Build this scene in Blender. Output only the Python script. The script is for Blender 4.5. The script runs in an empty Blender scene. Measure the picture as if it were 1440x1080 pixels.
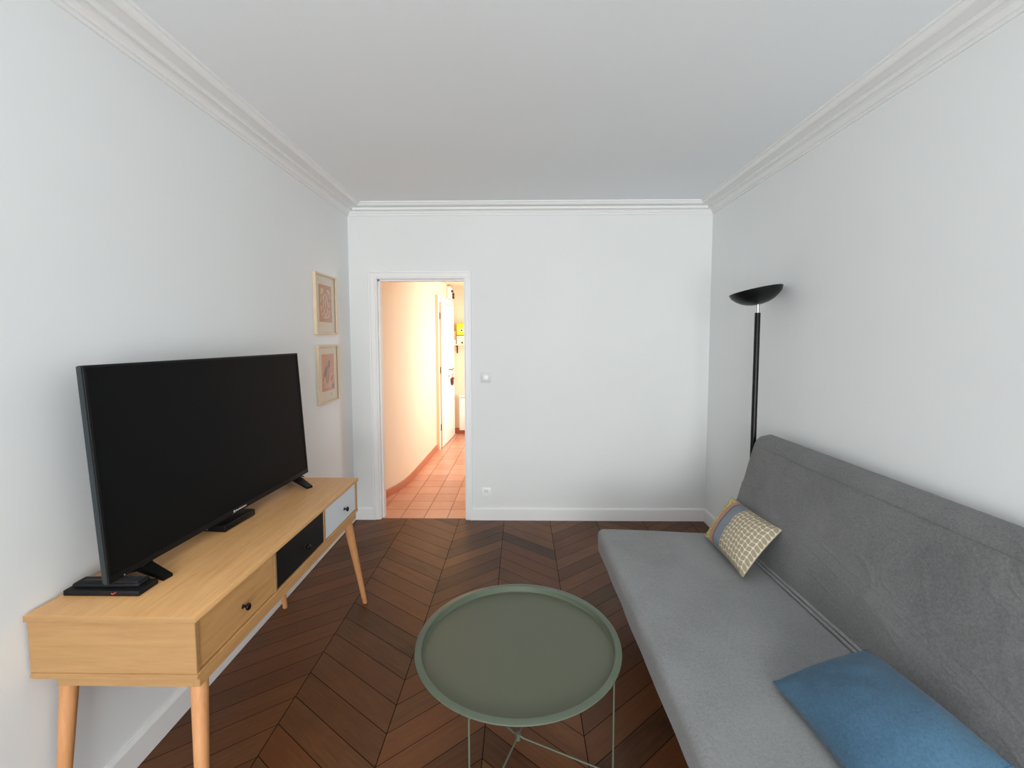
import bpy, bmesh, math, random
from mathutils import Vector, Matrix, noise
random.seed(7)
COL = bpy.context.scene.collection
sc = bpy.context.scene
PI = math.pi

# ------------------------------------------------------------------ materials
def srgb(r, g, b):
    f = lambda c: (c/255/12.92) if c/255 <= .04045 else ((c/255+.055)/1.055)**2.4
    return (f(r), f(g), f(b), 1)

class Mat:
    def __init__(s, name, col=(.8, .8, .8, 1), rough=.6, metal=0, spec=.5):
        s.m = bpy.data.materials.new(name); s.m.use_nodes = True
        s.t = s.m.node_tree; s.n = s.t.nodes; s.l = s.t.links
        s.b = s.n['Principled BSDF']
        s.b.inputs['Base Color'].default_value = col
        s.b.inputs['Roughness'].default_value = rough
        s.b.inputs['Metallic'].default_value = metal
        s.b.inputs['Specular IOR Level'].default_value = spec
    def node(s, typ, **kw):
        nd = s.n.new(typ)
        for k, v in kw.items(): setattr(nd, k, v)
        return nd
    def link(s, a, b): s.l.new(a, b)
    def coords(s, kind='Object', scale=(1, 1, 1), rot=(0, 0, 0)):
        tc = s.node('ShaderNodeTexCoord'); mp = s.node('ShaderNodeMapping')
        mp.inputs['Scale'].default_value = scale; mp.inputs['Rotation'].default_value = rot
        s.link(tc.outputs[kind], mp.inputs['Vector']); return mp.outputs[0]
    def noise(s, vec, scale=5, detail=4, rough=.5, dist=0):
        nd = s.node('ShaderNodeTexNoise')
        nd.inputs['Scale'].default_value = scale; nd.inputs['Detail'].default_value = detail
        nd.inputs['Roughness'].default_value = rough; nd.inputs['Distortion'].default_value = dist
        s.link(vec, nd.inputs['Vector']); return nd.outputs['Fac']
    def math(s, op, a, b=None, c=None):
        nd = s.node('ShaderNodeMath', operation=op)
        for i, v in enumerate((a, b, c)):
            if v is None: continue
            if isinstance(v, (int, float)): nd.inputs[i].default_value = v
            else: s.link(v, nd.inputs[i])
        return nd.outputs[0]
    def ramp(s, fac, stops):
        nd = s.node('ShaderNodeValToRGB'); cr = nd.color_ramp
        while len(cr.elements) < len(stops): cr.elements.new(.5)
        for e, (p, c) in zip(cr.elements, stops): e.position = p; e.color = c
        s.link(fac, nd.inputs[0]); return nd.outputs[0]
    def mix(s, fac, a, b, mode='MIX'):
        nd = s.node('ShaderNodeMix', data_type='RGBA', blend_type=mode)
        for inp, v in ((nd.inputs[0], fac), (nd.inputs[6], a), (nd.inputs[7], b)):
            if isinstance(v, (int, float, tuple)): inp.default_value = v
            else: s.link(v, inp)
        return nd.outputs[2]
    def bump(s, h, strength=.2, dist=.002):
        nd = s.node('ShaderNodeBump'); nd.inputs['Strength'].default_value = strength
        nd.inputs['Distance'].default_value = dist
        s.link(h, nd.inputs['Height']); s.link(nd.outputs[0], s.b.inputs['Normal'])

def plaster(name, col, bump=.12):
    m = Mat(name, col, .75, spec=.25)
    v = m.coords('Object')
    n1 = m.noise(v, 1.3, 3); n2 = m.noise(v, 90, 4)
    c = m.mix(n1, tuple(x*.97 for x in col[:3])+(1,), tuple(min(1, x*1.03) for x in col[:3])+(1,))
    m.link(c, m.b.inputs['Base Color'])
    m.bump(m.math('ADD', m.math('MULTIPLY', n1, 1.5), m.math('MULTIPLY', n2, .25)), bump, .004)
    return m.m

def wood(name, base, dark, axis='Y', rough=.42):
    m = Mat(name, base, rough, spec=.4)
    sx = {'X': (2.2, 30, 30), 'Y': (30, 2.2, 30), 'Z': (30, 30, 2.2)}[axis]
    dark = tuple(d*.6+b*.4 for d, b in zip(dark, base))
    v = m.coords('Object', sx)
    n1 = m.noise(v, 1.6, 5, .6, .6)
    v2 = m.coords('Object', tuple(x*4 for x in sx))
    n2 = m.noise(v2, 2.0, 3, .6, .2)
    f = m.math('ADD', m.math('MULTIPLY', n1, .75), m.math('MULTIPLY', n2, .25))
    c = m.ramp(f, [(.3, dark), (.52, base), (.75, tuple(min(1, x*1.12) for x in base[:3])+(1,))])
    fl = m.ramp(m.noise(m.coords('Object', tuple(x*1.0 for x in sx)), 7, 1, .5, .3), [(.62, (0, 0, 0, 1)), (.72, (1, 1, 1, 1))])
    c = m.mix(m.math('MULTIPLY', fl, .22), c, dark)
    m.link(c, m.b.inputs['Base Color']); m.bump(f, .05, .001)
    return m.m

def fabric(name, a, b, scale=900, bump=.35, wr=0, rough=.95):
    m = Mat(name, a, rough, spec=.15)
    v = m.coords('Object')
    n1 = m.noise(v, scale, 2, .7); n2 = m.noise(v, 130, 4, .75, .4); n3 = m.noise(v, 4, 3)
    f = m.math('ADD', m.math('MULTIPLY', n1, .35), m.math('ADD', m.math('MULTIPLY', n2, .45), m.math('MULTIPLY', n3, .2)))
    m.link(m.ramp(f, [(.40, b), (.58, a)]), m.b.inputs['Base Color'])
    h = m.math('ADD', m.math('MULTIPLY', n1, .3), n2)
    if wr:
        w = m.noise(m.coords('Object', (1, .6, 1.4), (0.7, 0.2, 0)), 4.5, 3, .6, 1.0)
        w = m.ramp(w, [(.44, (0, 0, 0, 1)), (.5, (1, 1, 1, 1)), (.56, (0, 0, 0, 1))])
        h = m.math('ADD', h, m.math('MULTIPLY', w, wr))
    m.bump(h, bump, .0016)
    m.b.inputs['Sheen Weight'].default_value = .12
    return m.m

def plain(name, col, rough=.5, metal=0, spec=.5, nscale=0, var=.06):
    m = Mat(name, col, rough, metal, spec)
    v = m.coords('Object'); n = m.noise(v, nscale or 40, 3)
    m.link(m.mix(n, tuple(x*(1-var) for x in col[:3])+(1,), tuple(min(1, x*(1+var)) for x in col[:3])+(1,)), m.b.inputs['Base Color'])
    return m.m

M = {}
M['wall'] = plaster('white_wall_baked_dim', (.74, .75, .745, 1))  # back wall white, darkened in colour to even out light between walls
M['wall_side_bright'] = plaster('white_side_wall_baked_bright', (.79, .812, .815, 1))  # same white lightened, making up for weaker light on the side walls
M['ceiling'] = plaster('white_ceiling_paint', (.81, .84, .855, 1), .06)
M['trim'] = plain('white_trim_gloss', (.80, .80, .795, 1), .38, nscale=5, var=.01)
M['moulding'] = plain('white_plaster_moulding', (.80, .805, .80, 1), .6, nscale=5, var=.01)
M['hallwall'] = plaster('cream_hall_paint', srgb(237, 217, 190))
M['terracotta_skirt'] = plain('terracotta_skirting', srgb(186, 112, 78), .45, nscale=9, var=.12)
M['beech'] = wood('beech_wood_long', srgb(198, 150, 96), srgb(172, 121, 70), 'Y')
M['beech_top_bright'] = wood('beech_wood_top_baked_bright', srgb(218, 168, 112), srgb(192, 138, 84), 'Y')  # same beech, lightened in colour to offset the shade under the tv
M['beech_side_dim'] = wood('beech_wood_side_baked_dim', srgb(164, 126, 82), srgb(146, 105, 62), 'X')  # cross grain beech, colour darkened to offset direct window light
M['beech_leg'] = wood('beech_wood_leg', srgb(190, 136, 90), srgb(168, 112, 66), 'Z')
M['black_paint'] = plain('black_drawer_paint', srgb(19, 19, 20), .55, spec=.2, nscale=30)
M['white_paint'] = plain('white_drawer_paint', srgb(214, 218, 222), .45, nscale=30, var=.01)
M['knob'] = plain('dark_metal_knob', srgb(48, 44, 42), .25, .9)
M['tv_body'] = plain('tv_black_plastic', srgb(14, 15, 16), .42, spec=.2)
M['tv_side'] = plain('tv_side_plastic', srgb(42, 48, 50), .5, spec=.3)
M['tv_screen'] = plain('tv_screen_glass', srgb(16, 17, 18), .5, spec=.08, var=.03)
M['black_gloss'] = plain('black_gloss_plastic', srgb(10, 10, 11), .35, spec=.25)
M['black_matte'] = plain('black_matte_plastic', srgb(17, 17, 19), .6, spec=.25)
M['chrome'] = plain('chrome', (.55, .55, .56, 1), .3, 1)
M['silver'] = plain('silver_print', (.62, .6, .58, 1), .4, .3)
M['red'] = plain('red_print', srgb(200, 60, 55), .5)
M['button'] = plain('grey_buttons', srgb(50, 50, 54), .5)
M['green'] = plain('sage_green_powder_coat', srgb(92, 96, 80), .42, spec=.35, nscale=350, var=.05)
M['green_rim'] = plain('sage_green_rim', srgb(88, 97, 82), .38, spec=.4, nscale=350, var=.04)
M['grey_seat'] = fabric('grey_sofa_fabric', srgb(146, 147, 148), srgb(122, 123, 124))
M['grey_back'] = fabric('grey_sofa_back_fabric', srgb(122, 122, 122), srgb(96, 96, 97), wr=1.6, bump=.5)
M['blue_cloth'] = fabric('blue_cushion_cloth', srgb(72, 104, 127), srgb(56, 85, 108), 700, .3)
M['blue_pipe'] = fabric('blue_cushion_edge', srgb(70, 100, 122), srgb(56, 84, 104), 700, .3)
M['dark_metal'] = plain('dark_sofa_metal', srgb(28, 26, 25), .5, .5)
M['lamp_black'] = plain('lamp_black_satin', srgb(10, 10, 11), .38, spec=.3)
M['ash'] = wood('pale_oak_frame', srgb(216, 194, 164), srgb(196, 170, 138), 'Z', .5)
M['passe'] = plain('cream_mount_board', srgb(247, 238, 222), .8, nscale=60, var=.02)
M['terra_print'] = plain('terracotta_print', srgb(226, 184, 162), .8, nscale=25, var=.05)
M['cream_print'] = plain('cream_print', srgb(244, 226, 204), .8)
M['seam_beige'] = plain('beige_seam', srgb(176, 164, 140), .9)
M['peach_print'] = plain('peach_print', srgb(236, 190, 166), .8, nscale=8, var=.08)
M['pink_print'] = plain('pink_print', srgb(240, 208, 190), .8)
M['grey_print'] = plain('grey_print', srgb(178, 168, 166), .8)
M['rose_print'] = plain('rose_print', srgb(222, 178, 158), .8)
M['socket'] = plain('white_socket_plastic', (.84, .84, .84, 1), .3, nscale=20, var=.01)
M['socket_frame'] = plain('grey_white_socket_frame', (.66, .67, .67, 1), .35, nscale=20, var=.01)
M['socket_dark'] = plain('socket_shadow_grey', (.22, .22, .22, 1), .5)
M['door_white'] = plain('hall_door_white', srgb(250, 244, 232), .4, nscale=3, var=.01)
M['door_edge'] = plain('hall_door_edge_baked_light', srgb(232, 196, 158), .5)  # peach tint paints in the light that the white edges catch
M['brass'] = plain('aged_brass', srgb(150, 110, 70), .35, .8)
M['rust'] = plain('brown_leather', srgb(96, 44, 24), .6)
M['radiator'] = plain('radiator_white', srgb(250, 248, 240), .3, nscale=3, var=.01)
M['yellow'] = plain('yellow_tin', srgb(246, 218, 40), .45, nscale=20, var=.03)
M['cream_box'] = plain('cream_box', srgb(244, 226, 196), .7)
M['tan_box'] = plain('tan_box', srgb(206, 168, 140), .7)
M['brown'] = plain('dark_brown', srgb(70, 42, 28), .6)
M['grout'] = plain('tile_grout', srgb(150, 98, 72), .8)
M['joint'] = plain('floor_joint_dark', srgb(15, 10, 7), .9, spec=.1)
M['lawn'] = plain('courtyard_stone', srgb(170, 170, 165), .8)

def mat_glass(name):
    m = bpy.data.materials.new(name); m.use_nodes = True
    t = m.node_tree; n = t.nodes; n.clear()
    o = n.new('ShaderNodeOutputMaterial'); mx = n.new('ShaderNodeMixShader')
    tr = n.new('ShaderNodeBsdfTransparent'); gl = n.new('ShaderNodeBsdfGlossy'); gl.inputs['Roughness'].default_value = .03
    fr = n.new('ShaderNodeFresnel'); fr.inputs[0].default_value = 1.22
    t.links.new(fr.outputs[0], mx.inputs[0]); t.links.new(tr.outputs[0], mx.inputs[1])
    t.links.new(gl.outputs[0], mx.inputs[2]); t.links.new(mx.outputs[0], o.inputs[0])
    return m
M['glass'] = mat_glass('clear_glass')

def mat_parquet():
    m = Mat('oiled_oak_parquet', srgb(92, 60, 40), .42, spec=.25)
    at = m.node('ShaderNodeAttribute', attribute_name='rnd')
    uv = m.node('ShaderNodeUVMap', uv_map='UVMap')
    mp = m.node('ShaderNodeMapping'); mp.inputs['Scale'].default_value = (3, 40, 1)
    m.link(uv.outputs[0], mp.inputs['Vector'])
    add = m.node('ShaderNodeVectorMath', operation='ADD'); m.link(mp.outputs[0], add.inputs[0])
    sc3 = m.node('ShaderNodeVectorMath', operation='SCALE'); m.link(at.outputs['Color'], sc3.inputs[0]); sc3.inputs['Scale'].default_value = 60
    m.link(sc3.outputs[0], add.inputs[1])
    n1 = m.noise(add.outputs[0], 1.6, 6, .65, .8)
    n2 = m.noise(add.outputs[0], 7, 3, .6, .3)
    big = m.noise(m.coords('Object'), 1.7, 3)
    sep = m.node('ShaderNodeSeparateColor'); m.link(at.outputs['Color'], sep.inputs[0])
    f = m.math('ADD', m.math('MULTIPLY', n1, .5), m.math('MULTIPLY', n2, .22))
    f = m.math('ADD', f, m.math('MULTIPLY', sep.outputs[0], .26))
    f = m.math('ADD', f, m.math('MULTIPLY', m.math('SUBTRACT', big, .5), .5))
    c = m.ramp(f, [(.22, srgb(46, 29, 17)), (.47, srgb(83, 54, 32)), (.66, srgb(108, 71, 43)), (.88, srgb(134, 91, 58))])
    red = m.mix(m.math('MULTIPLY', sep.outputs[1], .42), c, srgb(116, 66, 36))
    m.link(red, m.b.inputs['Base Color'])
    m.link(m.math('ADD', .30, m.math('MULTIPLY', n2, .18)), m.b.inputs['Roughness'])
    m.bump(m.math('ADD', n1, n2), .12, .001)
    return m.m
M['parquet'] = mat_parquet()

def mat_tile():
    m = Mat('terracotta_tile', srgb(206, 130, 92), .3, spec=.6)
    at = m.node('ShaderNodeAttribute', attribute_name='rnd')
    sep = m.node('ShaderNodeSeparateColor'); m.link(at.outputs['Color'], sep.inputs[0])
    n = m.noise(m.coords('Object'), 6, 4)
    f = m.math('ADD', m.math('MULTIPLY', n, .5), m.math('MULTIPLY', sep.outputs[0], .5))
    m.link(m.ramp(f, [(.2, srgb(200, 140, 110)), (.5, srgb(214, 156, 126)), (.85, srgb(226, 170, 142))]), m.b.inputs['Base Color'])
    return m.m
M['tile'] = mat_tile()

def mat_pattern():
    """cushion print: yellow dotted band, pink band, dark line, slate band, then leaf rows; u along, v across"""
    m = Mat('printed_cushion_cloth', (.6, .5, .4, 1), .9, spec=.15)
    uv = m.node('ShaderNodeUVMap', uv_map='UVMap')
    sp = m.node('ShaderNodeSeparateXYZ'); m.link(uv.outputs[0], sp.inputs[0])
    u, v = sp.outputs[0], sp.outputs[1]
    # dotted yellow
    cb = m.node('ShaderNodeCombineXYZ')
    m.link(m.math('MULTIPLY', u, 40), cb.inputs[0]); m.link(m.math('MULTIPLY', v, 26), cb.inputs[1])
    vo = m.node('ShaderNodeTexVoronoi'); vo.inputs['Scale'].default_value = 1; vo.inputs['Randomness'].default_value = .55
    m.link(cb.outputs[0], vo.inputs['Vector'])
    yel = m.ramp(vo.outputs['Distance'], [(.30, srgb(236, 226, 178)), (.48, srgb(178, 162, 92))])
    # leaves: 5 stems across the remaining length, leaf pairs leaning
    a = m.math('FRACT', m.math('MULTIPLY', m.math('SUBTRACT', u, .455), 9.2))
    side = m.math('ABSOLUTE', m.math('SUBTRACT', a, .5))          # 0 mid-gap .. .5 on stem
    b = m.math('MULTIPLY', m.math('ABSOLUTE', m.math('SUBTRACT', side, .25)), 4)   # 0 centre of a leaf, 1 at either end
    c = m.math('FRACT', m.math('ADD', m.math('MULTIPLY', v, 11), m.math('MULTIPLY', side, .6)))
    c = m.math('ABSOLUTE', m.math('MULTIPLY', m.math('SUBTRACT', c, .5), 2))
    d = m.math('ADD', m.math('POWER', b, 4), m.math('POWER', c, 3.2))
    leaf = m.ramp(d, [(.62, srgb(158, 147, 126)), (.74, srgb(222, 210, 186))])
    def above(t, w=.003):
        mr = m.node('ShaderNodeMapRange'); mr.inputs[1].default_value = t-w; mr.inputs[2].default_value = t+w
        m.link(u, mr.inputs[0]); return mr.outputs[0]
    col = m.mix(above(.175), yel, srgb(186, 140, 130))
    col = m.mix(above(.265), col, srgb(70, 72, 86))
    col = m.mix(above(.282), col, srgb(126, 134, 142))
    col = m.mix(above(.455), col, leaf)
    m.link(col, m.b.inputs['Base Color'])
    m.bump(m.noise(m.coords('Object'), 600, 2, .7), .2, .001)
    return m.m
M['pattern'] = mat_pattern()

# ------------------------------------------------------------------ builders
def wmat(o):
    m = Matrix.LocRotScale(o.location, o.rotation_euler, o.scale)
    return wmat(o.parent) @ m if o.parent else m

class B:
    """a bmesh with shape helpers"""
    def __init__(s): s.bm = bmesh.new(); s.mi = 0
    def _mark(s, faces):
        for f in faces: f.material_index = s.mi
    def box(s, x0, x1, y0, y1, z0, z1, bevel=0, seg=2, mat=None):
        r = bmesh.ops.create_cube(s.bm, size=1, matrix=Matrix.Translation(((x0+x1)/2, (y0+y1)/2, (z0+z1)/2)) @ Matrix.Diagonal((abs(x1-x0), abs(y1-y0), abs(z1-z0), 1)))
        vs = r['verts']
        if mat is not None: bmesh.ops.transform(s.bm, matrix=mat, verts=vs)
        fs = set(f for v in vs for f in v.link_faces); s._mark(fs)
        if bevel:
            es = list(set(e for v in vs for e in v.link_edges))
            r = bmesh.ops.bevel(s.bm, geom=es, offset=bevel, segments=seg, profile=.5, affect='EDGES')
            s._mark(r['faces'])
        return s
    def tube(s, pts, r, seg=12, caps=True, r2=None):
        pts = [Vector(p) for p in pts]; n = len(pts); rings = []
        prev = None
        for i, p in enumerate(pts):
            t = (pts[min(i+1, n-1)]-pts[max(i-1, 0)]).normalized()
            if prev is None:
                a = Vector((0, 0, 1)) if abs(t.z) < .9 else Vector((1, 0, 0))
                nx = t.cross(a).normalized()
            else:
                nx = (prev-t*prev.dot(t)).normalized()
            prev = nx; ny = t.cross(nx)
            rr = r if r2 is None else r+(r2-r)*i/(n-1)
            rings.append([s.bm.verts.new(p+nx*rr*math.cos(2*PI*k/seg)+ny*rr*math.sin(2*PI*k/seg)) for k in range(seg)])
        fs = []
        for a, b in zip(rings, rings[1:]):
            for k in range(seg): fs.append(s.bm.faces.new((a[k], a[(k+1) % seg], b[(k+1) % seg], b[k])))
        if caps: fs.append(s.bm.faces.new(rings[0][::-1])); fs.append(s.bm.faces.new(rings[-1]))
        s._mark(fs); return s
    def lathe(s, prof, c=(0, 0, 0), seg=48, mat=None):
        """prof: (radius, z) list"""
        rings = []; fs = []
        for r, z in prof:
            if r < 1e-6: rings.append([s.bm.verts.new((c[0], c[1], c[2]+z))])
            else: rings.append([s.bm.verts.new((c[0]+r*math.cos(2*PI*k/seg), c[1]+r*math.sin(2*PI*k/seg), c[2]+z)) for k in range(seg)])
        for a, b in zip(rings, rings[1:]):
            for k in range(seg):
                k2 = (k+1) % seg
                if len(a) == 1 and len(b) == 1: continue
                if len(a) == 1: fs.append(s.bm.faces.new((a[0], b[k2], b[k])))
                elif len(b) == 1: fs.append(s.bm.faces.new((a[k], a[k2], b[0])))
                else: fs.append(s.bm.faces.new((a[k], a[k2], b[k2], b[k])))
        if mat is not None: bmesh.ops.transform(s.bm, matrix=mat, verts=[v for r in rings for v in r])
        s._mark(fs); return s
    def poly(s, pts):
        f = s.bm.faces.new([s.bm.verts.new(p) for p in pts]); s._mark([f]); return s
    def prism(s, prof, along, bevel=0):
        """prof: list of points (3D), extruded by vector along"""
        d = Vector(along); a = [s.bm.verts.new(p) for p in prof]; b = [s.bm.verts.new(Vector(p)+d) for p in prof]
        n = len(prof); fs = [s.bm.faces.new(a[::-1]), s.bm.faces.new(b)]
        for k in range(n): fs.append(s.bm.faces.new((a[k], a[(k+1) % n], b[(k+1) % n], b[k])))
        s._mark(fs)
        if bevel:
            es = list(set(e for v in a+b for e in v.link_edges))
            r = bmesh.ops.bevel(s.bm, geom=es, offset=bevel, segments=2, profile=.5, affect='EDGES'); s._mark(r['faces'])
        return s
    def out(s, name, mats, parent=None, world=True, smooth=35, recalc=True):
        if recalc: bmesh.ops.recalc_face_normals(s.bm, faces=s.bm.faces[:])
        if parent is not None and world: bmesh.ops.transform(s.bm, matrix=wmat(parent).inverted(), verts=s.bm.verts[:])
        me = bpy.data.meshes.new(name); s.bm.to_mesh(me); s.bm.free()
        if smooth:
            me.shade_smooth() if hasattr(me, 'shade_smooth') else None
            for p in me.polygons: p.use_smooth = True
            try: me.set_sharp_from_angle(angle=math.radians(smooth))
            except Exception: pass
        for k in (mats if isinstance(mats, (list, tuple)) else [mats]): me.materials.append(M[k] if isinstance(k, str) else k)
        o = bpy.data.objects.new(name, me); COL.objects.link(o)
        if parent is not None: o.parent = parent
        return o

def thing(name, label, cat, loc=(0, 0, 0), rz=0, group=None):
    o = bpy.data.objects.new(name, None); COL.objects.link(o)
    o.location = loc; o.rotation_euler = (0, 0, rz); o.empty_display_size = .1
    o['label'] = label; o['category'] = cat
    if group: o['group'] = group
    return o
def tag(o, label, cat, group=None):
    o['label'] = label; o['category'] = cat
    if group: o['group'] = group
    return o
def struct(o): o['kind'] = 'structure'; return o
def plabel(o, text): o['label'] = text; return o

# ------------------------------------------------------------------ room shell
YB, YR, H = 3.715, -2.9, 2.60           # back wall, rear (window) wall, ceiling
XR = 1.545
def xl(y): return -1.413 + (YB-y)*.0105   # the left wall runs very slightly out of square
LB, LR = Vector((xl(YB), YB)), Vector((xl(YR), YR))

# parquet: point de Hongrie, each plank its own quad
def make_floor():
    b = B(); bm = b.bm
    uvl = bm.loops.layers.uv.new('UVMap'); cl = bm.loops.layers.float_color.new('rnd')
    b.mi = 1; b.poly([(-1.5, YR-.1, -.004), (XR+.1, YR-.1, -.004), (XR+.1, YB+.02, -.004), (-1.5, YB+.02, -.004)])
    b.mi = 0
    seams = [-1.80, -1.385, -.968, -.522, -.142, .243, .63, 1.02, 1.41, 1.80]
    pitch, amp, g = .138, .315, .0017
    for i in range(len(seams)-1):
        x0, x1 = seams[i], seams[i+1]
        near_first = (i % 2 == 1)           # the joints at seam i lie nearer the window
        s0, s1 = (0, amp) if near_first else (amp, 0)
        ph = random.random()*.01
        for k in range(-26, 34):
            ya = k*pitch+ph-.02
            P = [(x0+g, ya+s0+g), (x1-g, ya+s1+g), (x1-g, ya+pitch+s1-g), (x0+g, ya+pitch+s0-g)]
            if max(p[1] for p in P) < YR-.1 or min(p[1] for p in P) > YB+.02: continue
            rc = (random.random(), random.random(), random.random(), 1)
            f = bm.faces.new([bm.verts.new((p[0], p[1], 0)) for p in P])
            L = math.hypot(x1-x0, s1-s0)
            for lp, w in zip(f.loops, ((0, 0), (L, 0), (L, pitch), (0, pitch))):
                lp[uvl].uv = w; lp[cl] = rc
    for co, no in (((0, YB+.02, 0), (0, 1, 0)), ((0, YR-.1, 0), (0, -1, 0)), ((XR+.05, 0, 0), (1, 0, 0)), ((-1.48, 0, 0), (-1, 0, 0))):
        bmesh.ops.bisect_plane(bm, geom=bm.verts[:]+bm.edges[:]+bm.faces[:], plane_co=co, plane_no=no, clear_outer=True)
    for f in bm.faces:
        if f.normal.z < 0: f.normal_flip()
    return struct(b.out('floor', ['parquet', 'joint'], smooth=0, recalc=False))
make_floor()

# doorway
DX0, DX1, DZ, WT = -1.192, -.463, 2.028, .085
b = B()
b.box(-1.60, DX0, YB, YB+WT, -.02, H+.1).box(DX1, XR+.12, YB, YB+WT, -.02, H+.1).box(DX0, DX1, YB, YB+WT, DZ, H+.1)
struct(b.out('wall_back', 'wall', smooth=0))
b = B()
n = Vector((-(LB-LR).y, (LB-LR).x)).normalized()
if n.x > 0: n = -n
q = [LR, LB, LB+n*.1, LR+n*.1]
b.prism([(p.x, p.y, -.02) for p in q], (0, 0, H+.12)); struct(b.out('wall_left', 'wall_side_bright', smooth=0))
b = B().box(XR, XR+.1, YR-.1, YB, -.02, H+.1); struct(b.out('wall_right', 'wall_side_bright', smooth=0))
# rear wall with a wide French window, behind the camera
WX0, WX1, WZ0, WZ1 = -1.15, 1.3, .12, 2.40
b = B()
b.box(-1.6, WX0, YR-.12, YR, -.02, H+.1).box(WX1, XR+.1, YR-.12, YR, -.02, H+.1)
b.box(WX0, WX1, YR-.12, YR, -.02, WZ0).box(WX0, WX1, YR-.12, YR, WZ1, H+.1)
struct(b.out('wall_rear', 'wall_side_bright', smooth=0))
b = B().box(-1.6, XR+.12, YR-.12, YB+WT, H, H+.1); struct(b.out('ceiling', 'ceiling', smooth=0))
b = B(); ym = YR-.06
b.box(WX0, WX0+.05, ym-.03, ym+.03, WZ0, WZ1).box(WX1-.05, WX1, ym-.03, ym+.03, WZ0, WZ1)
b.box(WX0+.05, WX1-.05, ym-.03, ym+.03, WZ1-.05, WZ1).box(WX0+.05, WX1-.05, ym-.03, ym+.03, WZ0, WZ0+.06)
xm = (WX0+WX1)/2; b.box(xm-.05, xm+.05, ym-.03, ym+.03, WZ0+.06, WZ1-.05)
win = struct(b.out('window_1', 'trim', smooth=0))
for xa, xb in ((WX0+.05, xm-.05), (xm+.05, WX1-.05)):
    B().poly([(xa, ym, WZ0+.06), (xb, ym, WZ0+.06), (xb, ym, WZ1-.05), (xa, ym, WZ1-.05)]).out('pane', 'glass', win, smooth=0)

# cornice: moulding profile (distance from wall, z), mitred in the corners
CP = [(0, 2.528), (.009, 2.528), (.011, 2.539), (.020, 2.541), (.024, 2.550), (.032, 2.558), (.044, 2.5635),
      (.055, 2.565), (.056, 2.560), (.066, 2.560), (.067, 2.577), (.117, 2.580), (.118, 2.574), (.125, 2.573), (.133, 2.576),
      (.140, 2.583), (.145, 2.590), (.154, 2.592), (.156, 2.601), (0, 2.601)]
corn = [Vector((xl(YR), YR)), Vector((xl(YB), YB)), Vector((XR, YB)), Vector((XR, YR))]
def inward(a, c):
    d = (c-a).normalized(); nn = Vector((d.y, -d.x)); return nn   # right-hand side of travel points into the room
def miter(i, w):
    p = corn[i]; pa = corn[i-1]; pc = corn[(i+1) % 4]
    n1, n2 = inward(pa, p), inward(p, pc)
    k = w/(1+n1.dot(n2)); return p+(n1+n2)*k
for i in range(4):
    b = B(); ra = []; rb = []
    for w, z in CP:
        a = miter(i, w); c = miter((i+1) % 4, w)
        ra.append(b.bm.verts.new((a.x, a.y, z))); rb.append(b.bm.verts.new((c.x, c.y, z)))
    for k in range(len(CP)-1): b.bm.faces.new((ra[k], ra[k+1], rb[k+1], rb[k]))
    struct(b.out('trim_%d' % (i+1), 'moulding', smooth=20))

# door lining and architrave
b = B()
def casing(x0, x1, z0, z1):
    b.box(x0, x1, YB-.012, YB+.001, z0, z1, .002, 1)
cw = .052
# left, right, head: flat board with a raised outer bead
casing(DX0-cw, DX0-.004, 0, DZ+.004); casing(DX1+.004, DX1+cw-.004, 0, DZ+.004); casing(DX0-cw, DX1+cw-.004, DZ+.004, DZ+.048)
b.box(DX0-cw-.006, DX0-cw+.010, YB-.020, YB, 0, DZ+.056, .002, 1).box(DX1+cw-.014, DX1+cw+.002, YB-.020, YB, 0, DZ+.056, .002, 1)
b.box(DX0-cw+.009, DX1+cw-.013, YB-.020, YB, DZ+.040, DZ+.056, .002, 1)
# lining (jambs with stop)
b.box(DX0-.006, DX0+.006, YB-.004, YB+WT+.006, 0, DZ, .001, 1).box(DX1-.006, DX1+.003, YB-.004, YB+WT+.006, 0, DZ, .001, 1)
b.box(DX0-.006, DX1+.006, YB-.005, YB+WT+.006, DZ-.006, DZ+.006)
b.box(DX0+.006, DX0+.022, YB+.035, YB+WT+.004, 0, DZ-.006, .002, 1).box(DX1-.008, DX1-.006, YB+.035, YB+WT+.004, 0, DZ-.006)
b.box(DX0+.006, DX1-.006, YB+.035, YB+WT+.004, DZ-.022, DZ-.006, .002, 1)
struct(b.out('trim_5', 'trim', smooth=30))

# baseboards
BB = [(0, 0), (.016, 0), (.016, .094), (.012, .102), (.006, .106), (0, .106)]
def baseboard(name, a, c, mat='trim', prof=BB):
    a, c = Vector(a), Vector(c); d = (c-a); nn = Vector((d.y, -d.x)).normalized()
    b = B(); b.prism([(a.x+nn.x*w, a.y+nn.y*w, z) for w, z in prof], (d.x, d.y, 0)); return struct(b.out(name, mat, smooth=25))
baseboard('baseboard_left', (xl(YR), YR), (xl(YB), YB))
b = B()
for xa, xb in ((xl(YB), DX0-cw-.006), (DX1+cw+.002, XR)):
    b.prism([(xa, YB-w, z) for w, z in BB], (xb-xa, 0, 0))
struct(b.out('baseboard_back', 'trim', smooth=25))
baseboard('baseboard_right', (XR, YB), (XR, YR))

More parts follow.
